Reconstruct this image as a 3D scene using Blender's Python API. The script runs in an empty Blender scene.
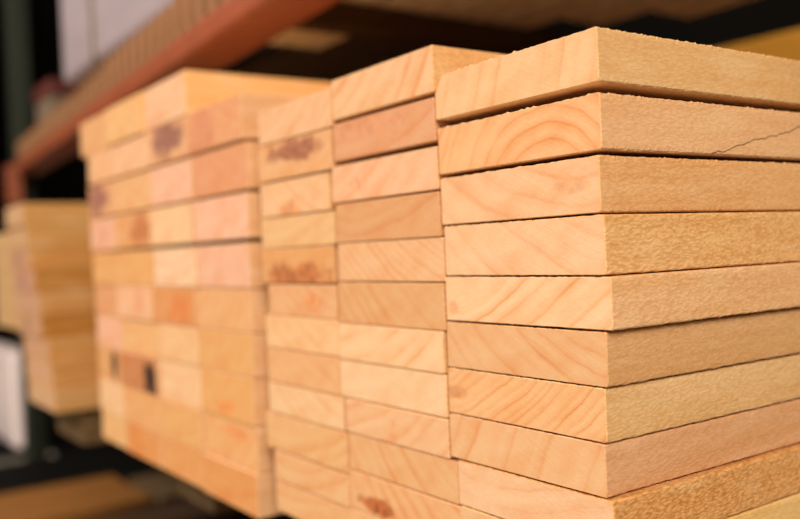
import bpy, math, random
from mathutils import Matrix, Vector
random.seed(7)
S = bpy.context.scene
COL = S.collection

# ------------------------------------------------------------------ helpers
def lin(c):
    """sRGB 0-255 -> linear"""
    out = []
    for v in c:
        v = v / 255.0
        out.append(v / 12.92 if v <= 0.04045 else ((v + 0.055) / 1.055) ** 2.4)
    return tuple(out)

def link(o, parent=None):
    COL.objects.link(o)
    if parent:
        o.parent = parent
    return o

def tag(o, label=None, cat=None, group=None, kind=None):
    if label: o['label'] = label
    if cat: o['category'] = cat
    if group: o['group'] = group
    if kind: o['kind'] = kind
    return o

class NT:
    """tiny node-tree builder"""
    def __init__(self, name):
        self.m = bpy.data.materials.new(name)
        self.m.use_nodes = True
        self.t = self.m.node_tree
        self.t.nodes.clear()
        self.out = self.t.nodes.new('ShaderNodeOutputMaterial')
        self.b = self.t.nodes.new('ShaderNodeBsdfPrincipled')
        self.t.links.new(self.b.outputs[0], self.out.inputs[0])
    def put(self, sock, v):
        if isinstance(v, bpy.types.NodeSocket):
            self.t.links.new(v, sock)
        else:
            if hasattr(sock.default_value, '__len__'):
                n = len(sock.default_value)
                v = tuple(v) if hasattr(v, '__len__') else (v,) * n
                if n == 4 and len(v) == 3: v = v + (1.0,)
            sock.default_value = v
    def math(self, op, a, b=None, c=None, clamp=False):
        n = self.t.nodes.new('ShaderNodeMath'); n.operation = op; n.use_clamp = clamp
        for i, v in enumerate((a, b, c)):
            if v is not None: self.put(n.inputs[i], v)
        return n.outputs[0]
    def vmath(self, op, a, b=None):
        n = self.t.nodes.new('ShaderNodeVectorMath'); n.operation = op
        self.put(n.inputs[0], a)
        if b is not None: self.put(n.inputs[1], b)
        return n.outputs['Value'] if op in ('LENGTH', 'DISTANCE', 'DOT_PRODUCT') else n.outputs[0]
    def sep(self, v):
        n = self.t.nodes.new('ShaderNodeSeparateXYZ'); self.put(n.inputs[0], v); return n.outputs
    def comb(self, x, y, z):
        n = self.t.nodes.new('ShaderNodeCombineXYZ')
        for i, v in enumerate((x, y, z)): self.put(n.inputs[i], v)
        return n.outputs[0]
    def noise(self, vec, scale, detail=2.0, rough=0.5):
        n = self.t.nodes.new('ShaderNodeTexNoise')
        self.put(n.inputs['Vector'], vec); n.inputs['Scale'].default_value = scale
        n.inputs['Detail'].default_value = detail; n.inputs['Roughness'].default_value = rough
        return n.outputs[0]
    def ramp(self, fac, stops, interp='LINEAR'):
        n = self.t.nodes.new('ShaderNodeValToRGB'); self.put(n.inputs[0], fac)
        e = n.color_ramp.elements; n.color_ramp.interpolation = interp
        while len(e) < len(stops): e.new(0.5)
        for el, (p, c) in zip(e, stops):
            el.position = p
            el.color = (c, c, c, 1) if not hasattr(c, '__len__') else tuple(c) + (1,)
        return n.outputs[0]
    def mix(self, fac, a, b, mode='MIX'):
        n = self.t.nodes.new('ShaderNodeMix'); n.data_type = 'RGBA'; n.blend_type = mode
        self.put(n.inputs[0], fac); self.put(n.inputs[6], a); self.put(n.inputs[7], b)
        return n.outputs[2]
    def attr(self, name):
        n = self.t.nodes.new('ShaderNodeAttribute'); n.attribute_type = 'OBJECT'; n.attribute_name = name
        return n.outputs
    def obj(self):
        return self.t.nodes.new('ShaderNodeTexCoord').outputs['Object']
    def bump(self, h, strength, dist):
        n = self.t.nodes.new('ShaderNodeBump'); self.put(n.inputs['Height'], h)
        n.inputs['Strength'].default_value = strength; n.inputs['Distance'].default_value = dist
        self.t.links.new(n.outputs[0], self.b.inputs['Normal'])
    def finish(self, col, rough=0.6, spec=0.3, metal=0.0):
        self.put(self.b.inputs['Base Color'], col)
        self.put(self.b.inputs['Roughness'], rough)
        self.b.inputs['Specular IOR Level'].default_value = spec
        self.b.inputs['Metallic'].default_value = metal
        return self.m

# ------------------------------------------------------------------ lumber material
def lumber_material(name, crack=False):
    g = NT(name)
    p = g.obj()
    tint_end = g.attr('tint_end')[0]; tint_edge = g.attr('tint_edge')[0]
    ring_c = g.attr('ring_centre')[1]      # x, z of the pith, ring density
    look = g.attr('grain_look')[1]         # ring contrast, seed, fleck strength
    knot = g.attr('knot')[1]               # x, z, radius
    knot_sz = g.attr('knot_shape')[1]      # stretch x, stretch z, strength
    knot_col = g.attr('knot_colour')[0]
    px, py, pz = g.sep(p)
    cx, cz, freq = g.sep(ring_c)
    con, seed, fleck = g.sep(look)
    sv = g.comb(seed, g.math('MULTIPLY', seed, 1.7), g.math('MULTIPLY', seed, 0.6))
    # slow along the length of the board
    ps = g.vmath('ADD', g.vmath('MULTIPLY', p, (1, 0.06, 1)), sv)
    pf = g.vmath('ADD', p, sv)
    warp = g.noise(ps, 14.0, 2.0)
    warp2 = g.noise(ps, 90.0, 2.0)
    r = g.vmath('LENGTH', g.comb(g.math('SUBTRACT', px, cx), 0.0, g.math('SUBTRACT', pz, cz)))
    r = g.math('ADD', r, g.math('MULTIPLY', g.math('SUBTRACT', warp, 0.5), 0.014))
    r = g.math('ADD', r, g.math('MULTIPLY', g.math('SUBTRACT', warp2, 0.5), 0.0022))
    ph = g.math('MULTIPLY', r, freq)
    uneven = g.noise(g.comb(g.math('MULTIPLY', ph, 0.37), seed, 0.0), 1.0, 1.0)
    ph = g.math('ADD', ph, g.math('MULTIPLY', uneven, 1.6))
    fr = g.math('FRACT', ph)
    ring = g.ramp(fr, [(0.0, 0.3), (0.3, 0.0), (0.7, 0.4), (0.88, 1.0), (1.0, 0.3)], 'EASE')
    ringamt = g.ramp(g.noise(g.comb(g.math('FLOOR', ph), seed, 3.0), 5.3, 0.0), [(0.35, 0.25), (0.62, 1.0)])
    patchy = g.ramp(g.noise(pf, 22.0, 2.0), [(0.32, 0.35), (0.62, 1.0)])
    ring = g.math('MULTIPLY', g.math('MULTIPLY', ring, ringamt), patchy)
    # --- end grain
    blotch = g.ramp(g.noise(g.vmath('MULTIPLY', g.comb(g.math('ADD', px, g.math('MULTIPLY', pz, 0.4)), py, g.math('SUBTRACT', pz, g.math('MULTIPLY', px, 0.4))), (22, 10, 48)), 1.0, 4.0, 0.6), [(0.40, 0.0), (0.68, 1.0)])
    endc = g.mix(g.math('MULTIPLY', ring, g.math('ADD', con, 0.15), clamp=True), tint_end, g.mix(1.0, tint_end, (0.91, 0.62, 0.40), 'MULTIPLY'))
    endc = g.mix(g.math('MULTIPLY', blotch, 0.72), endc, g.mix(1.0, endc, (0.95, 0.77, 0.62), 'MULTIPLY'))
    ray = g.noise(g.vmath('MULTIPLY', g.comb(g.math('ADD', px, pz), py, g.math('SUBTRACT', px, pz)), (900, 40, 90)), 1.0, 2.0)
    saw = g.noise(g.vmath('MULTIPLY', g.comb(g.math('ADD', g.math('MULTIPLY', px, 0.5), pz), py, g.math('SUBTRACT', px, g.math('MULTIPLY', pz, 0.5))), (800, 40, 30)), 1.0, 1.0)
    fine = g.noise(pf, 1400.0, 2.0)
    gain = g.math('ADD', 0.775, g.math('MULTIPLY', g.math('ADD', g.math('ADD', ray, saw), fine), 0.15))
    endc = g.mix(1.0, endc, g.comb(gain, gain, gain), 'MULTIPLY')
    # --- edge / face grain
    long1 = g.noise(g.vmath('MULTIPLY', pf, (60, 3.0, 60)), 1.0, 3.0, 0.6)
    long2 = g.noise(g.vmath('MULTIPLY', pf, (260, 10.0, 260)), 1.0, 2.0)
    vn = g.t.nodes.new('ShaderNodeTexVoronoi'); vn.feature = 'SMOOTH_F1'
    vn.inputs['Smoothness'].default_value = 0.25; vn.inputs['Scale'].default_value = 1.0
    wob = g.noise(pf, 120.0, 1.0)
    g.put(vn.inputs['Vector'], g.vmath('ADD', g.vmath('MULTIPLY', pf, (500, 260, 640)), g.comb(0.0, g.math('MULTIPLY', wob, 1.5), g.math('MULTIPLY', wob, 2.5))))
    dots = g.math('SUBTRACT', 0.92, vn.outputs['Distance'])
    flk = g.math('ADD', g.math('MULTIPLY', dots, 0.55), g.math('MULTIPLY', g.noise(g.vmath('MULTIPLY', pf, (380, 150, 620)), 1.0, 2.0, 0.6), 0.5))
    flk_b = g.ramp(flk, [(0.47, 0.0), (0.66, 1.0)])
    flk_d = g.ramp(flk, [(0.30, 1.0), (0.45, 0.0)])
    edgec = g.mix(g.ramp(long1, [(0.35, 0.0), (0.7, 1.0)]), tint_edge, g.mix(1.0, tint_edge, (0.93, 0.84, 0.70), 'MULTIPLY'))
    edgec = g.mix(g.math('MULTIPLY', g.ramp(long2, [(0.42, 0.0), (0.75, 1.0)]), 0.35), edgec, g.mix(1.0, edgec, (0.84, 0.72, 0.58), 'MULTIPLY'))
    edgec = g.mix(g.math('MULTIPLY', flk_b, fleck, clamp=True), edgec, g.mix(1.0, edgec, (1.22, 1.30, 1.5), 'MULTIPLY'))
    edgec = g.mix(g.math('MULTIPLY', g.math('MULTIPLY', flk_d, fleck), 0.8, clamp=True), edgec, g.mix(1.0, edgec, (0.82, 0.72, 0.58), 'MULTIPLY'))
    pale = g.ramp(g.noise(g.vmath('MULTIPLY', pf, (20, 16, 60)), 1.0, 3.0), [(0.55, 0.0), (0.72, 1.0)])
    edgec = g.mix(g.math('MULTIPLY', pale, 0.22), edgec, (0.85, 0.66, 0.42))
    # --- knots and stains seen on the sawn end
    kx, kz, kr = g.sep(knot); sx, sz, kst = g.sep(knot_sz)
    kd = g.vmath('LENGTH', g.comb(g.math('DIVIDE', g.math('SUBTRACT', px, kx), sx), 0.0,
                                  g.math('DIVIDE', g.math('SUBTRACT', pz, kz), sz)))
    kd = g.math('ADD', g.math('DIVIDE', kd, g.math('MAXIMUM', kr, 0.0001)),
                g.math('MULTIPLY', g.math('SUBTRACT', g.noise(pf, 48.0, 4.0, 0.6), 0.5), 2.0))
    km = g.math('MULTIPLY', g.ramp(kd, [(0.5, 1.0), (1.1, 0.0)], 'EASE'), kst)
    kcol = g.mix(g.ramp(g.noise(pf, 160.0, 2.0), [(0.4, 0.0), (0.65, 1.0)]), knot_col, g.mix(1.0, knot_col, (0.5, 0.42, 0.4), 'MULTIPLY'))
    endc = g.mix(km, endc, kcol)
    nrm = g.t.nodes.new('ShaderNodeNewGeometry').outputs['True Normal']
    ny = g.sep(nrm)[1]
    isend = g.math('GREATER_THAN', g.math('ABSOLUTE', ny), 0.8)
    col = g.mix(isend, edgec, endc)
    h = g.math('ADD', g.math('MULTIPLY', flk, g.math('ADD', 0.5, g.math('MULTIPLY', fleck, 0.8))), g.math('MULTIPLY', fine, 0.35))
    h = g.math('MULTIPLY', h, g.math('SUBTRACT', 1.0, g.math('MULTIPLY', isend, 0.75)))
    if crack:
        # a drying check that climbs across the right-hand edge, following its own ragged line
        nz = g.noise(g.comb(g.math('MULTIPLY', py, 60.0), 0.3, 0.0), 1.0, 4.0, 0.65)
        line = g.math('ADD', -0.0145, g.math('MULTIPLY', g.math('SUBTRACT', py, 0.098), 0.21))
        line = g.math('ADD', line, g.math('MULTIPLY', g.math('SUBTRACT', nz, 0.5), 0.008))
        d = g.math('ABSOLUTE', g.math('SUBTRACT', pz, line))
        cm = g.ramp(g.math('MULTIPLY', d, 1000.0), [(0.22, 1.0), (0.42, 0.0)])
        cm = g.math('MULTIPLY', cm, g.math('GREATER_THAN', py, 0.096))
        cm = g.math('MULTIPLY', cm, g.math('SUBTRACT', 1.0, isend))
        col = g.mix(cm, col, (0.10, 0.05, 0.02))
    g.bump(h, 0.55, 0.0009)
    return g.finish(col, 0.62, 0.25)

M_LUM = lumber_material('planed_lumber')
M_CRACK = lumber_material('planed_lumber_with_check', True)

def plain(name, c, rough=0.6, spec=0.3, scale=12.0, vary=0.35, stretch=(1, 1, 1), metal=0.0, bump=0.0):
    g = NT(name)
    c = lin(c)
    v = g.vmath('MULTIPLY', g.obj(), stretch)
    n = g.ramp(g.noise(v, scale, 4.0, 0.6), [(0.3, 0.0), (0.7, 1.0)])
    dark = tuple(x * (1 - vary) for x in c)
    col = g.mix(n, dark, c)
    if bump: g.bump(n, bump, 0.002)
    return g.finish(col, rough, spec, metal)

M_ORANGE = plain('orange_rack_paint', (146, 74, 44), 0.45, 0.4, 9, 0.18)
M_OCHRE = plain('ochre_rack_paint', (224, 160, 62), 0.5, 0.3, 7, 0.2)
M_GREEN = plain('dark_green_rack_paint', (36, 42, 31), 0.5, 0.3, 10, 0.3)
M_DARK = plain('shade_dark_steel', (12, 10, 8), 0.8, 0.1, 10, 0.3)  # near-black puts the shade under the packs into the steel colour
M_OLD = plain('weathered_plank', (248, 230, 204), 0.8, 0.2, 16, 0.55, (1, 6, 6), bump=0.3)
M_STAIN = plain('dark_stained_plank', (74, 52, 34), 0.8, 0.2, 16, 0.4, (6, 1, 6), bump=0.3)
M_BEARER = plain('rough_bearer', (112, 88, 58), 0.85, 0.2, 20, 0.45, (3, 1, 6), bump=0.3)
M_OCHW = plain('ochre_plank', (152, 99, 44), 0.7, 0.25, 14, 0.3, (1, 8, 8), bump=0.2)
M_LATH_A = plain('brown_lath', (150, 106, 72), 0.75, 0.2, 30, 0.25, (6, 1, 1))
M_LATH_B = plain('shade_gap_lath', (48, 34, 24), 0.75, 0.2, 30, 0.3, (6, 1, 1))  # dark brown stands in for the shade in gaps between tan laths
M_WRAP = plain('white_stretch_wrap', (158, 143, 148), 0.4, 0.5, 5, 0.16, (1, 1, 3), bump=0.25)
M_BLUE = plain('blue_print', (58, 52, 112), 0.4, 0.4, 6, 0.15)
M_PINKW = plain('pale_pink_wrap', (244, 226, 224), 0.4, 0.5, 5, 0.1, bump=0.2)
M_RED = plain('dull_red_lid', (92, 40, 36), 0.5, 0.3, 8, 0.2)
M_GREYC = plain('grey_carton', (116, 100, 82), 0.7, 0.2, 8, 0.2)
M_FLOOR = plain('concrete_floor', (222, 212, 196), 0.7, 0.3, 3, 0.25)
M_WALL = plain('dark_wall', (15, 12, 9), 0.9, 0.1, 2, 0.3)
M_PALE = plain('pale_batten', (236, 212, 170), 0.8, 0.2, 14, 0.3, (1, 5, 5))

# ------------------------------------------------------------------ geometry
def mesh_obj(name, verts, faces, mat, parent=None, loc=(0, 0, 0)):
    me = bpy.data.meshes.new(name); me.from_pydata(verts, [], faces); me.materials.append(mat); me.update()
    o = bpy.data.objects.new(name, me); o.location = loc
    return link(o, parent)

RNG = random.Random(11)
def board_mesh(name, w, t, L, fine=False, chamfer=None, rnd=None, rough=0):
    """a sawn board: cross-section w x t lofted along +y, arrises eased, fibres roughing the edges when fine"""
    rnd = rnd or RNG
    hw, ht, b = w / 2, t / 2, 0.0007
    nx, nz = (56, 12) if fine else (3, 3)
    sec = []
    def seg(a, c, n):
        for i in range(n):
            k = i / n
            sec.append((a[0] + (c[0] - a[0]) * k, a[1] + (c[1] - a[1]) * k))
    if chamfer:
        cxx, czz = chamfer
        corners = [(-hw + b, -ht), (hw - b, -ht), (hw, -ht + b), (hw, ht - b), (hw - b, ht), (-hw + cxx, ht), (-hw, ht - czz), (-hw, -ht + b)]
    else:
        corners = [(-hw + b, -ht), (hw - b, -ht), (hw, -ht + b), (hw, ht - b), (hw - b, ht), (-hw + b, ht), (-hw, ht - b), (-hw, -ht + b)]
    cnt = [nx, 1, nz, 1, nx, 1, nz, 1]
    for i in range(8):
        seg(corners[i], corners[(i + 1) % 8], cnt[i])
    n = len(sec)
    ys = [0.0, 0.0006]
    if fine:
        y = 0.003
        while y < 0.40: ys.append(y); y += (0.0014 if rough and y < 0.26 else 0.004)
        ys += [0.6, 0.9, 1.3, 1.7]
    else:
        ys += [L * 0.3, L * 0.7]
    ys.append(L)
    V, F = [], []
    burst = 0.0
    for k, y in enumerate(ys):
        sh = 1.0 if k else 0.0
        if fine: burst = max(0.0, (rnd.random() ** 6) * 0.0006 * rough)
        for i, (x, z) in enumerate(sec):
            if k == 0:
                x -= math.copysign(min(0.0005, abs(x)), x); z -= math.copysign(min(0.0005, abs(z)), z)
            jx = jz = 0.0
            if fine and k > 0 and k < len(ys) - 5:
                e = abs(abs(z) - ht) < 0.0012
                s = abs(abs(x) - hw) < 0.0012
                if e and s:
                    jz = -rnd.random() * 0.0005 * math.copysign(1, z) + (burst if z > 0 else 0)
                    jx = -rnd.random() * 0.0004 * math.copysign(1, x)
                elif e and k < 3:
                    jz = -math.copysign(1, z) * rnd.random() * 0.0004
                    if rough and z > 0 and rnd.random() < 0.08: jz += 0.0007
            V.append((x + jx, y, z + jz))
    for k in range(len(ys) - 1):
        for i in range(n):
            j = (i + 1) % n
            F.append((k * n + i, k * n + j, (k + 1) * n + j, (k + 1) * n + i))
    F.append(tuple(range(n - 1, -1, -1)))
    F.append(tuple((len(ys) - 1) * n + i for i in range(n)))
    me = bpy.data.meshes.new(name)
    me.from_pydata(V, [], F)
    import bmesh
    bm = bmesh.new(); bm.from_mesh(me); bmesh.ops.recalc_face_normals(bm, faces=bm.faces); bm.to_mesh(me); bm.free()
    me.update()
    return me

LIT_END, LIT_EDGE = (1.48, 1.36, 1.15), (0.95, 0.865, 0.63)   # light that reaches the two visible faces
def board(name, x0, x1, z0, z1, end=(246, 193, 138), edge=(222, 172, 108), L=2.0, y=0.0, fine=False, chamfer=None, rough=0,
          ring=(60, 0.2, 110), con=0.5, fleck=0.5, knot=None, tilt=0.0, mat=None, label=None, group=None, cat='board', seed=None):
    w, t = x1 - x0, z1 - z0
    me = board_mesh(name, w, t, L, fine, chamfer, None, rough)
    me.materials.append(mat or M_LUM)
    o = bpy.data.objects.new(name, me)
    o.location = ((x0 + x1) / 2, y, (z0 + z1) / 2)
    o.rotation_euler = (tilt, 0, 0)
    ang, dist, freq = ring
    o['tint_end'] = [c / l for c, l in zip(lin(end), LIT_END)]
    o['tint_edge'] = [c / l for c, l in zip(lin(edge), LIT_EDGE)]
    o['ring_centre'] = [dist * math.cos(math.radians(ang)), dist * math.sin(math.radians(ang)), float(freq)]
    o['grain_look'] = [con, random.uniform(0, 40) if seed is None else seed, fleck]
    if knot:
        kx, kz, kr, sx, sz, ks, kc = knot
        o['knot'] = [kx, kz, kr]; o['knot_shape'] = [sx, sz, ks]; o['knot_colour'] = list(lin(kc))
    else:
        o['knot'] = [9.0, 9.0, 0.01]; o['knot_shape'] = [1.0, 1.0, 0.0]; o['knot_colour'] = [0.2, 0.1, 0.05]
    link(o)
    return tag(o, label, cat, group)

def box(name, x0, x1, y0, y1, z0, z1, mat, parent=None, bev=0.004, rotz=0.0, pivot=None, skew=0.0, segs=2):
    import bmesh
    bm = bmesh.new(); bmesh.ops.create_cube(bm, size=1.0)
    cx, cy, cz = (x0 + x1) / 2, (y0 + y1) / 2, (z0 + z1) / 2
    bmesh.ops.scale(bm, vec=(x1 - x0, y1 - y0, z1 - z0), verts=bm.verts)
    if bev: bmesh.ops.bevel(bm, geom=list(bm.edges), offset=bev, segments=segs, affect='EDGES', profile=0.5)
    me = bpy.data.meshes.new(name); bm.to_mesh(me); bm.free(); me.materials.append(mat)
    o = bpy.data.objects.new(name, me); link(o, parent)
    v = Vector((cx, cy, cz))
    if rotz and pivot is not None:
        R = Matrix.Rotation(rotz, 3, 'Z'); pv = Vector(pivot); v = R @ (v - pv) + pv
    if parent: v = v - parent.location
    o.location = v; o.rotation_euler = (0, 0, rotz)
    return o

ORD = ['top', 'second', 'third', 'fourth', 'fifth', 'sixth', 'seventh', 'eighth', 'ninth', 'tenth', 'eleventh', 'twelfth', 'thirteenth']
def place(i, col):
    return ('topmost in ' + col) if i == 0 else (ORD[i] + ' from the top of ' + col)

MM = 0.001
# ------------------------------------------------------------------ front stack, nearest column (x left, x right, z bottom, z top, mm)
GN = 'boards in the nearest column of the front stack'
near = [
 # x0,    x1,    zb,     zt,   end colour,      edge colour,   ring(angle, dist, freq), con, fleck, look
 (-142.3,  0.9, 100.9, 130.4, (243,193,134), (216,170,106), (160, 0.30, 62), .55, .30, 'pale chamfered board with fuzzy upper edge'),
 (-141.0,  1.0,  64.5,  95.3, (246,186,124), (220,170,112), (-62, 0.055, 95), .95, .35, 'ringed board with cracked edge'),
 (-140.2, -1.2,  30.8,  61.9, (247,194,140), (216,162, 98), (70, 0.22, 60), .45, .42, 'pale pinkish board with small orange fleck'),
 (-138.4,  0.9,  -2.9,  29.9, (249,198,145), (218,166, 98), (58, 0.25, 70), .40, .75, 'smooth pale board with heavily speckled edge'),
 (-139.4,  3.8, -32.6,  -3.6, (253,205,150), (222,172,112), (118, 0.33, 78), .85, .50, 'bright board with bold slanting growth rings'),
 (-140.1, -1.0, -63.6, -33.6, (240,184,126), (206,156, 96), (55, 0.21, 85), .60, .35, 'tan board with crosshatched end'),
 (-140.7, -3.4, -94.1, -64.2, (248,190,128), (216,170,106), (122, 0.35, 170), .95, .45, 'board with fine close orange rings'),
 (-141.0, -5.0, -124.1, -94.8, (244,188,130), (212,158,104), (155, 0.30, 62), .60, .35, 'honey board with steep curved rings'),
 (-134.0, -0.5, -154.6, -125.0, (250,198,146), (206,148, 80), (98, 0.26, 95), .70, 1.25, 'board with deep ochre blistered edge'),
 (-133.6, -0.5, -185.6, -155.3, (244,192,136), (224,180,104), (110, 0.26, 80), .5, .4, 'yellowish board cut off by the photo bottom'),
 (-136.0, -1.0, -217.0, -186.2, (244,190,134), (216,166,104), (80, 0.26, 80), .5, .4, 'low board just above the bearers'),
]
for i, (x0, x1, zb, zt, e, d, rg, con, fl, look) in enumerate(near):
    kn = None
    if i == 2: kn = (.046, .001, .010, 1.8, .6, .3, (226, 140, 80))
    if i == 4: kn = (-.064, -.006, .008, .9, .9, .4, (222, 128, 68))
    if i == 6: kn = (-.060, -.001, .009, 1.6, .5, .35, (190, 100, 50))
    o = board('board', x0*MM, x1*MM, zb*MM, zt*MM, e, d, fine=True, rough=1 if i < 3 else 0, ring=rg, con=con, fleck=fl, knot=kn,
          chamfer=(.0085, .0115) if i == 0 else None, tilt=(-.0024 if i == 0 else 0.0),
          mat=M_CRACK if i == 1 else None, seed=3.1 + i * 2.37,
          label=look + ', ' + place(i, 'the nearest column'), group=GN)

# ------------------------------------------------------------------ front stack, middle column
GM = 'boards in the middle column of the front stack'
mid = [
 (-275.5, -143.4, 120.4, 151.8, (243,190,134), (214,164,100), (135, .16, 60), .75, .5, 'board with arcing rings and speckled edge', None),
 (-275.0, -143.6,  87.6, 116.8, (232,166,114), (200,146, 96), (100, .2, 70), .5, .4, 'pinkish brown board', (-.01, .008, .03, 1.8, .35, .25, (206,130,96))),
 (-282.0, -143.4,  55.2,  84.0, (248,190,140), (216,164,104), (125, .25, 55), .55, .4, 'peach board projecting to the left', (-.035, -.002, .02, 1.2, .6, .4, (244,170,130))),
 (-276.5, -142.1,  23.4,  53.6, (230,168,110), (200,146, 90), (100, .22, 75), .55, .4, 'dull tan board', None),
 (-277.0, -140.2,  -7.0,  22.8, (244,188,132), (212,162,102), (55, .32, 160), .65, .4, 'board with fine falling ring lines', None),
 (-278.4, -141.9, -39.9,  -8.0, (234,176,116), (206,154, 96), (48, .24, 90), .9, .4, 'amber board with bold falling rings', None),
 (-279.5, -144.2, -69.1, -40.5, (252,204,148), (218,168,108), (118, .25, 70), .55, .4, 'bright cream board', None),
 (-281.6, -143.6, -99.0, -69.8, (250,204,150), (218,168,108), (108, .28, 75), .5, .4, 'bright cream board', None),
 (-273.6, -142.8, -126.1, -99.8, (247,192,136), (214,162,104), (118, .25, 85), .8, .4, 'striped peach board', (.0, -.004, .008, .6, 1.6, .3, (226,150,94))),
 (-272.2, -134.0, -155.4, -126.7, (240,182,122), (186,130, 80), (42, .24, 75), .7, .4, 'amber board stepping right', None),
 (-272.8, -133.6, -186.0, -156.2, (244,184,124), (206,152, 96), (44, .24, 75), .75, .4, 'amber board with a rusty knot', (-.036, -.007, .015, 1.9, .55, .9, (168,88,40))),
 (-274.0, -136.0, -217.0, -186.8, (244,186,128), (206,152, 96), (60, .24, 75), .5, .4, 'low board just above the bearers', None),
]
for i, (x0, x1, zb, zt, e, d, rg, con, fl, look, kn) in enumerate(mid):
    board('board', x0*MM, x1*MM, zb*MM, zt*MM, e, d, ring=rg, con=con, fleck=fl, knot=kn, y=random.uniform(-.0005, .0012),
          seed=41 + i * 3.13, tilt=(-.0016 if i == 0 else 0), label=look + ', ' + place(i, 'the middle front column'), group=GM)

# ------------------------------------------------------------------ front stack, left column
GP = 'boards in the left column of the front stack'
left = [
 (-406.0, -277.0, 116.0, 146.8, (244,188,134), (214,164,104), 'peach board', None),
 (-410.0, -279.0,  82.5, 114.9, (240,178,118), (208,156,100), 'board with dark plum streak', (.010, .006, .030, 2.0, .42, .8, (150,86,66))),
 (-410.0, -286.5,  50.3,  80.8, (246,192,136), (214,164,104), 'pale board with small orange stain', (-.01, -.012, .018, 1.4, .6, .55, (226,146,84))),
 (-412.5, -281.7,  22.4,  49.2, (242,190,128), (214,164,104), 'plain straw board', None),
 (-412.9, -285.0,  -8.8,  21.6, (236,170,104), (206,152,96), 'russet stained board', (.006, -.013, .040, 2.0, .48, .8, (180,104,58))),
 (-403.2, -283.0, -38.0, -10.2, (240,180,122), (206,152,96), 'board with faint orange patch', (.02, -.002, .02, 1.4, .6, .5, (224,140,80))),
 (-409.9, -280.8, -67.9, -38.5, (250,196,136), (214,164,104), 'pale board', None),
 (-408.4, -282.2, -98.9, -68.7, (243,182,122), (206,152,96), 'orange tan board', None),
 (-409.7, -278.4, -127.2, -99.8, (250,200,142), (214,164,104), 'pale cream board', None),
 (-417.4, -274.2, -160.3, -128.2, (242,186,122), (206,152,96), 'wide honey board', None),
 (-402.5, -274.0, -187.8, -161.6, (244,186,126), (206,152,96), 'narrow tan board', None),
 (-403.3, -274.3, -217.0, -189.0, (243,184,122), (206,152,96), 'lowest tan board', None),
]
for i, (x0, x1, zb, zt, e, d, look, kn) in enumerate(left):
    board('board', x0*MM, x1*MM, zb*MM, zt*MM, e, d, ring=(random.choice((60, 120, 100)), .22, 75), con=.5, fleck=.4, knot=kn,
          y=random.uniform(-.001, .001), seed=90 + i * 2.9, label=look + ', ' + place(i, 'the column beside the gap'), group=GP)

# ------------------------------------------------------------------ second stack of thicker boards
GQ = 'thick boards in the second stack'
rows = [(172, 220), (128.4, 171), (80.2, 124.4), (33.4, 77), (-14.2, 29), (-57.4, -15), (-100.2, -58.2), (-146.5, -101), (-191.5, -147.3), (-234, -192.3)]
# columns right to left; x limits per row (mm) – small stagger as in the pack
xa = [None, (-577, -441.8), (-571.5, -434.5), (-571.8, -438), (-567, -438.5), (-570.5, -440), (-571.5, -441), (-571, -442), (-570.4, -441.5), (-571, -440)]
xb = [(-713, -580), (-707, -581), (-703, -575), (-702, -576), (-698, -569), (-710, -574), (-695, -575), (-700, -575), (-702, -574), (-706, -575)]
xc = [(-860.5, -721), (-856, -711), (-846, -706), (-836, -705), (-828, -701), (-850, -714), (-838, -703), (-846, -706), (-842, -706), (-838, -710)]
xd = [(-996, -863), (-962, -859), (-960, -849), (-956, -839), (-955, -832), (-958, -853), (-957, -842), (-956, -850), (-954, -846), (-952, -842)]
PINK = (248,190,148); CREAM = (252,202,146); TAN = (243,179,117); ORNG = (234,162,98); HON = (244,188,122)
ca = [None, (236,166,112), (234,162,110), (250,192,150), (248,188,146), (242,180,118), (240,178,108), (242,178,106), (244,180,114), (236,162,92)]
cb = [(248,194,144), (238,176,120), PINK, CREAM, (254,208,160), (234,160,96), (250,196,136), CREAM, (242,180,110), (238,168,98)]
cc = [HON, (246,190,138), (242,184,122), (238,172,108), (242,178,108), (250,190,140), (246,186,120), (214,140,86), (243,178,112), (236,160,90)]
cd = [(236,176,116), (244,186,130), (236,172,116), (246,184,142), (240,176,106), (236,168,112), (250,188,144), (236,172,108), CREAM, HON]
kn = {('b', 1): (-.004, .005, .050, 1.15, .55, .85, (140,92,84)), ('a', 1): (-.03, .0, .05, 1.0, .7, .4, (196,116,92)),
      ('d', 2): (-.014, .002, .048, 1.0, .6, .8, (140,88,84)), ('c', 3): (.022, .0, .045, 1.0, .7, .7, (184,104,62)),
      ('d', 3): (-.002, -.002, .03, .9, .6, .3, (196,134,124)), ('c', 7): (.048, -.008, .036, .8, .8, .95, (46,28,20)),
      ('d', 7): (.024, .004, .026, .55, 1.2, .95, (40,32,24)), ('c', 5): (.02, 0, .03, .5, 1.2, .4, (214,124,90)),
      ('b', 5): (.03, -.002, .04, 1.0, .6, .5, (218,120,58)), ('a', 8): (.02, .01, .02, 1.6, .5, .5, (222,132,74)),
      ('b', 0): (-.035, -.008, .02, 1.3, .8, .35, (222,150,120)), ('a', 7): (.0, -.012, .02, 1.4, .4, .5, (226,136,70)),
      ('c', 9): (-.03, 0, .04, .8, 1.2, .4, (216,124,56)), ('a', 3): (.02, .004, .03, 1.3, .5, .3, (244,160,120))}
looks = {('b', 1): 'board with a smoky purple knot', ('a', 1): 'reddish board with a rosy stain', ('d', 2): 'board with plum knot',
      ('c', 3): 'board with a russet knot', ('c', 7): 'brown board with black knot', ('d', 7): 'board with a small black mark',
      ('b', 4): 'very pale cream board', ('b', 5): 'orange stained board'}
EDGEQ = (218, 168, 112)
words = {PINK: 'pink tinged board', CREAM: 'cream board', TAN: 'tan board', ORNG: 'orange tan board', HON: 'honey board'}
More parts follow.
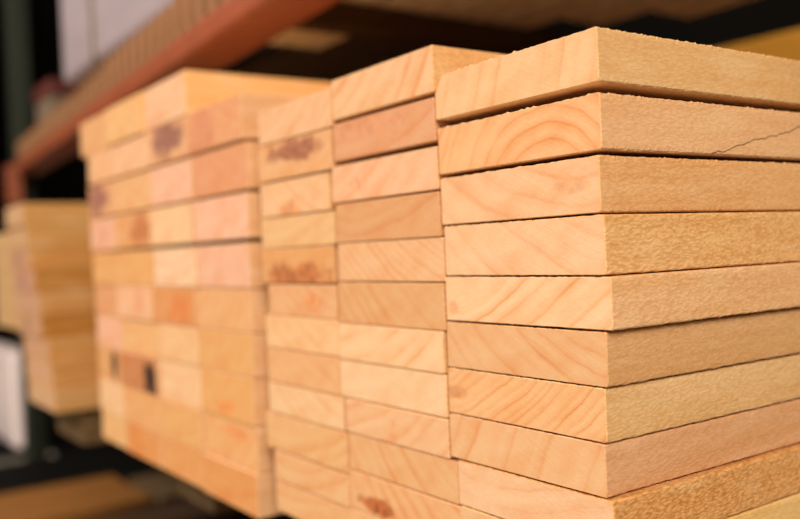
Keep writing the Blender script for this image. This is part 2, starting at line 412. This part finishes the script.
for key, xs, cs, cname in (('a', xa, ca, 'the second stack beside the gap'), ('b', xb, cb, 'the second stack, next column'),
                    ('c', xc, cc, 'the second stack, third column'), ('d', xd, cd, 'the second stack, leftmost column')):
    first = 1 if key == 'a' else 0
    for i, (zb, zt) in enumerate(rows):
        if xs[i] is None: continue
        look = looks.get((key, i)) or words.get(cs[i]) or ('peach board' if cs[i][2] > 140 else 'tan board' if cs[i][1] > 175 else 'amber board')
        board('board', xs[i][0]*MM, xs[i][1]*MM, zb*MM, zt*MM, cs[i], EDGEQ if i else (232, 176, 104), L=2.2,
              y=random.uniform(-.002, .002), ring=(random.choice((60, 120, 95, 150)), .22, 60), con=.4, fleck=.3,
              knot=kn.get((key, i)), seed=130 + i * 3.7 + ord(key) * 1.9, label=look + ', ' + place(i - first, cname), group=GQ)

# ------------------------------------------------------------------ third, far stack (leaning) and the one beyond it
GS = 'boards in the far leaning stack'
t = 0.0405
for i in range(9):
    zt = 0.131 - i * t
    x0, x1 = [(-1.53, -1.375), (-1.525, -1.372), (-1.53, -1.37), (-1.49, -1.315), (-1.485, -1.295), (-1.46, -1.285), (-1.45, -1.255), (-1.43, -1.235), (-1.41, -1.215)][i]
    e = [(216,170,120), (214,166,116), (206,154,112), (206,152,116), (210,160,120), (212,160,116), (214,162,116), (218,168,122), (220,172,122)][i]
    d = [(200,148,78), (196,144,74), (194,140,70), (178,122,50), (196,142,76), (172,116,44), (192,138,70), (192,138,72), (196,144,80)][i]
    knt = (-.02, .0, .03, 1, .6, .6, (140, 100, 90)) if i in (2, 3, 5) else None
    board('board', x0, x1, zt - t + .0008, zt, e, d, L=2.2, y=.0 + random.uniform(-.004, .004), con=.4, fleck=.3, knot=knt,
          label='yellowish board, ' + place(i, 'the blurred leaning stack at far left'), group=GS)
GT = 'boards in the stack at the left picture edge'
for i in range(5):
    zt = 0.089 - i * t
    board('board', -1.80 + .004 * (i % 3), -1.585 + .006 * ((i * 5) % 4), zt - t + .0008, zt, (214, 170, 112), (206, 160, 92), L=2.2, y=.02, con=.4, fleck=.3,
          label='pale yellow board, ' + place(i, 'the stack at the left picture edge'), group=GT)

# ------------------------------------------------------------------ bearers under the packs
GB = 'rough bearers under the packs'
def bearer(x0, x1, y0, y1, z0, z1, label):
    o = box('bearer', x0, x1, y0, y1, z0, z1, M_BEARER, bev=.003)
    tag(o, label, 'timber', GB); return o
bearer(-.42, .02, .32, .40, -.30, -.217, 'rough timber bearer lying crosswise under the three front columns')
bearer(-.42, .02, 1.50, 1.58, -.30, -.217, 'rough timber bearer lying crosswise under the rear of the front columns')
bearer(-.82, -.70, .06, 1.9, -.30, -.234, 'grey brown timber bearer under the middle of the second stack')
bearer(-.56, -.46, .10, 1.9, -.30, -.234, 'grey brown timber bearer under the second stack beside the gap')
bearer(-1.42, -1.24, .05, 1.9, -.30, -.2335, 'grey brown timber bearer under the blurred leaning stack')
bearer(-1.75, -1.65, .30, 1.9, -.30, -.1133, 'timber bearer under the stack at the left picture edge')

# ------------------------------------------------------------------ the rack
ROT = -0.065
PIV = (-.786, .15, .33)
def empty(name, loc):
    o = bpy.data.objects.new(name, None); o.location = loc; o.empty_display_size = .05
    return link(o)
def channel_beam(name, x0, x1, y, z0, z1, depth, mat, rot, pivot, label, lip=0.012):
    """rolled box beam with rounded lips, running along x"""
    sec = []
    h = z1 - z0; r = 0.008
    def arc(cx, cy, a0, a1):
        for k in range(5):
            a = math.radians(a0 + (a1 - a0) * k / 4); sec.append((cx + r * math.cos(a), cy + r * math.sin(a)))
    arc(r, h - r, 180, 90); arc(depth - r, h - r, 90, 0); arc(depth - r, r, 0, -90); arc(r, r, -90, -180)
    n = len(sec)
    V, F = [], []
    xs = [x0 + (x1 - x0) * k / 8 for k in range(9)]
    mx = (x0 + x1) / 2
    for x in xs:
        for a, b in sec: V.append((x - mx, a, b))
    for k in range(8):
        for i in range(n):
            j = (i + 1) % n; F.append((k*n+i, (k+1)*n+i, (k+1)*n+j, k*n+j))
    F.append(tuple(range(n))); F.append(tuple(8*n + i for i in range(n - 1, -1, -1)))
    root = empty(name, (0, 0, 0))
    R = Matrix.Rotation(rot, 3, 'Z'); pv = Vector(pivot)
    root.location = R @ (Vector((mx, y, z0)) - pv) + pv; root.rotation_euler = (0, 0, rot)
    mesh_obj('rail', V, F, mat, root)
    tag(root, label, 'rack beam')
    for sx in (-1, 1):
        c = box('connector', 0, .04, 0, .05, 0, .13, mat, None, .003)
        c.parent = root; c.location = (sx * (x1 - x0 - .04) / 2, -.004, h / 2 - .06)
        for dz in (-.035, .0, .035):
            b = box('rivet', 0, .014, 0, .008, 0, .014, M_DARK, None, .003)
            b.parent = c; b.location = (0, -.028, dz)
    return root
channel_beam('rack_beam', -2.87, 1.9, .15, .332, .374, .088, M_ORANGE, ROT, PIV, 'orange steel rack beam running diagonally above the board stacks')
channel_beam('rack_beam', -2.87, 1.9, 1.16, .30, .39, .06, M_OCHRE, 0, (0, 0, 0), 'ochre rear rack beam behind the top right board')
channel_beam('rack_beam', -2.87, 1.9, .22, -.385, -.30, .06, M_DARK, ROT, (-.786, .2, -.3), 'lower rack beam coloured dark as shade beneath the packs')
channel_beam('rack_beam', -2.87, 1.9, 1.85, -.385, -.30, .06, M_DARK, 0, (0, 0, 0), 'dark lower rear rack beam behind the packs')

def upright(x, y, label):
    root = empty('rack_upright', (x, y, -1.25))
    tag(root, label, 'rack post')
    box('post', x, x + .10, y, y + .058, -1.24, 2.2, M_GREEN, root, .004)
    box('base_plate', x - .03, x + .13, y - .03, y + .09, -1.25, -1.24, M_GREEN, root, .002)
    return root
upright(-2.98, .30, 'dark green rack post at the left picture edge')
upright(-2.98, 1.90, 'dark green rear rack post behind the left stacks')
upright(1.95, .10, 'dark green rack post to the right of the boards')
upright(1.95, 1.90, 'dark green rear rack post to the right')

# upper level: crossbars, weathered planks
GX = 'dark crossbars under the upper shelf'
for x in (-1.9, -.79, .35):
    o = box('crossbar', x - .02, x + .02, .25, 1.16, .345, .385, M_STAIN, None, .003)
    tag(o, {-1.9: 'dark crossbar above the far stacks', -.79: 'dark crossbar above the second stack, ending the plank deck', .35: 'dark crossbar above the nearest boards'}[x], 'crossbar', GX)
GK = 'weathered planks of the upper shelf'
pl = [(.27, .375, -.80), (.385, .49, -.785), (.50, .60, -.80), (.61, .70, -.78), (.71, .80, -.70), (.81, .90, -.60)]
nm = ['nearest', 'second', 'third', 'fourth', 'fifth', 'rearmost']
for i, (ya, yb, xl) in enumerate(pl):
    o = box('deck_plank', xl, 1.5, ya, yb, .386, .408, M_OLD, None, .002)
    tag(o, 'weathered grey brown shelf plank overhead, ' + nm[i] + ' from the front beam', 'plank', GK)
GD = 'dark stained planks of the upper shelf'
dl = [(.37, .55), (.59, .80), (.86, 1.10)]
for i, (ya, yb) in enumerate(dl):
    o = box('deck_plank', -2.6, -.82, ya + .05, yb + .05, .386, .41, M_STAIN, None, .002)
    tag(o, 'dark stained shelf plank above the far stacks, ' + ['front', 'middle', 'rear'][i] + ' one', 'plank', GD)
o = box('shelf_batten', -.99, -.87, .31, .41, .368, .3855, M_PALE, None, .004)
tag(o, 'short pale batten fixed under the dark upper shelf', 'batten')

# laths on edge above the front beam
GL = 'thin laths standing on edge above the orange beam'
ux, uy = math.cos(ROT), math.sin(ROT)
k = 0
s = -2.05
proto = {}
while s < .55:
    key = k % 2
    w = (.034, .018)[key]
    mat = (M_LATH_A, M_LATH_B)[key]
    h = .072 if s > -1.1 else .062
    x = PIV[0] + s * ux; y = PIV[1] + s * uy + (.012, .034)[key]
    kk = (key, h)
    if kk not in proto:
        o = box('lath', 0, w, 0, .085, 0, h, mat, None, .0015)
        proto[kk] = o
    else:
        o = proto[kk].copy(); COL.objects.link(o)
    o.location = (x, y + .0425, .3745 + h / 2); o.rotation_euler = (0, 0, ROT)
    tag(o, ('thin tan lath on edge in the row above the orange beam', 'dark narrow filler lath standing for shaded gaps in the row above the orange beam')[key], 'lath', GL)
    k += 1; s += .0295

# wrapped pack and carton on top of the laths
def pack(name, x0, x1, y0, y1, z0, z1, mat, label, cat, straps=True):
    root = empty(name, ((x0 + x1) / 2, (y0 + y1) / 2, z0))
    b = box('wrapping', x0, x1, y0, y1, z0, z1, mat, root, .02, segs=4)
    tag(root, label, cat)
    return root
pk = pack('wrapped_pack', -1.86, -.55, .20, .80, .447, .95, M_WRAP, 'white plastic wrapped pack standing on the laths at upper left', 'pack')
box('print_panel', -1.855, -1.76, .197, .203, .66, .80, M_BLUE, pk, .001)['label'] = 'dark blue printed panel'
for x in (-1.6, -1.1):
    box('strap', x, x + .02, .196, .204, .448, .95, M_GREYC, pk, .001)
ct = empty('carton', (-2.3, .36, .437)); tag(ct, 'small grey carton with dull red lid left of the white pack', 'carton')
box('body', -2.44, -2.26, .27, .55, .437, .50, M_GREYC, ct, .004)
box('lid', -2.445, -2.255, .265, .56, .50, .545, M_RED, ct, .004)

# lower shelf with planks and a pale pack
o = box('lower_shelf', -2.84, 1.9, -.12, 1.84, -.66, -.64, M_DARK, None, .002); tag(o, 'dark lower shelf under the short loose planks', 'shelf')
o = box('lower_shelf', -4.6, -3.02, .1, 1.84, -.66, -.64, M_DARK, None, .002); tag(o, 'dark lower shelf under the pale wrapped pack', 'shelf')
o = box('dark_filler', -3.015, -2.845, .40, 1.84, -.66, -.64, M_DARK, None, .002); tag(o, 'dark filler strip added to close the gap between the lower shelves', 'rail')  # added dark strip, hides the bright floor behind the post
GO = 'short planks on the lower shelf'
for xl, xr, ya, yb, m, l in [(-2.28, -2.12, -.1, .40, M_OCHW, 'short ochre plank at lower left, farther of the two'),
        (-2.112, -1.95, -.1, .405, M_OCHW, 'short ochre plank at lower left, nearer of the two'),
        (-2.20, -1.93, .42, .95, M_BEARER, 'grey brown plank behind the two short ochre ones'),
        (-1.86, -1.70, .0, .9, M_STAIN, 'dark stained plank lying under the second stack')]:
    o = box('plank', xl, xr, ya, yb, -.64, -.605, m, None, .003); tag(o, l, 'plank', GO)
pack('wrapped_pack', -3.95, -3.03, .28, .36, -.64, -.29, M_PINKW, 'pale pinkish wrapped pack low at the left picture edge', 'pack')

# ------------------------------------------------------------------ shell
fl = box('floor', -16, 8, -7, 5, -1.35, -1.25, M_FLOOR, None, 0); fl['kind'] = 'structure'
wb = box('wall_back', -16, 8, 3.4, 3.5, -1.25, 5, M_WALL, None, 0); wb['kind'] = 'structure'
wl = box('wall_left', -16.1, -16, -7, 3.5, -1.25, 5, M_WALL, None, 0); wl['kind'] = 'structure'

# ------------------------------------------------------------------ light
def area(name, loc, aim, size, power, col):
    l = bpy.data.lights.new(name, 'AREA'); l.shape = 'RECTANGLE'; l.size = size[0]; l.size_y = size[1]
    l.energy = power; l.color = col
    o = bpy.data.objects.new(name, l); o.location = loc
    o.rotation_euler = (Vector(aim) - Vector(loc)).to_track_quat('-Z', 'Y').to_euler()
    return link(o)
area('key_fill_area', (-1.6, -2.6, 2.3), (-.4, 0, 0), (2.4, 1.2), 160, (1.0, .92, .84))
area('key_fill_area', (2.6, -1.6, 2.2), (0, .2, 0), (1.6, 1.6), 180, (1.0, .87, .71))  # added warm fill, out of view, brightens the right-hand board faces
w = bpy.data.worlds.new('warehouse'); S.world = w; w.use_nodes = True
bg = w.node_tree.nodes['Background']; bg.inputs[0].default_value = (1.0, .80, .58, 1); bg.inputs[1].default_value = .21

# ------------------------------------------------------------------ camera
f_px = 872.68
roll, pitch, yaw = -0.0419871, -0.0092622, 0.9591584
cy, sy = math.cos(yaw), math.sin(yaw)
fwd = Vector((-sy * math.cos(pitch), cy * math.cos(pitch), math.sin(pitch)))
rt0 = Vector((cy, sy, 0)); up0 = rt0.cross(fwd)
rt = rt0 * math.cos(roll) + up0 * math.sin(roll); up = rt.cross(fwd)
cam = bpy.data.cameras.new('camera'); co = bpy.data.objects.new('camera', cam); link(co)
co.matrix_world = Matrix(((rt.x, up.x, -fwd.x, .31986), (rt.y, up.y, -fwd.y, -.35810), (rt.z, up.z, -fwd.z, .01456), (0, 0, 0, 1)))
cam.sensor_fit = 'HORIZONTAL'; cam.sensor_width = 36; cam.lens = f_px / 800 * 36
cam.clip_start = .02
cam.dof.use_dof = True; cam.dof.focus_distance = .50; cam.dof.aperture_fstop = 3.5
S.camera = co
S.view_settings.view_transform = 'Standard'; S.view_settings.look = 'None'
S.view_settings.exposure = 0; S.view_settings.gamma = 1; S.view_settings.use_curve_mapping = False
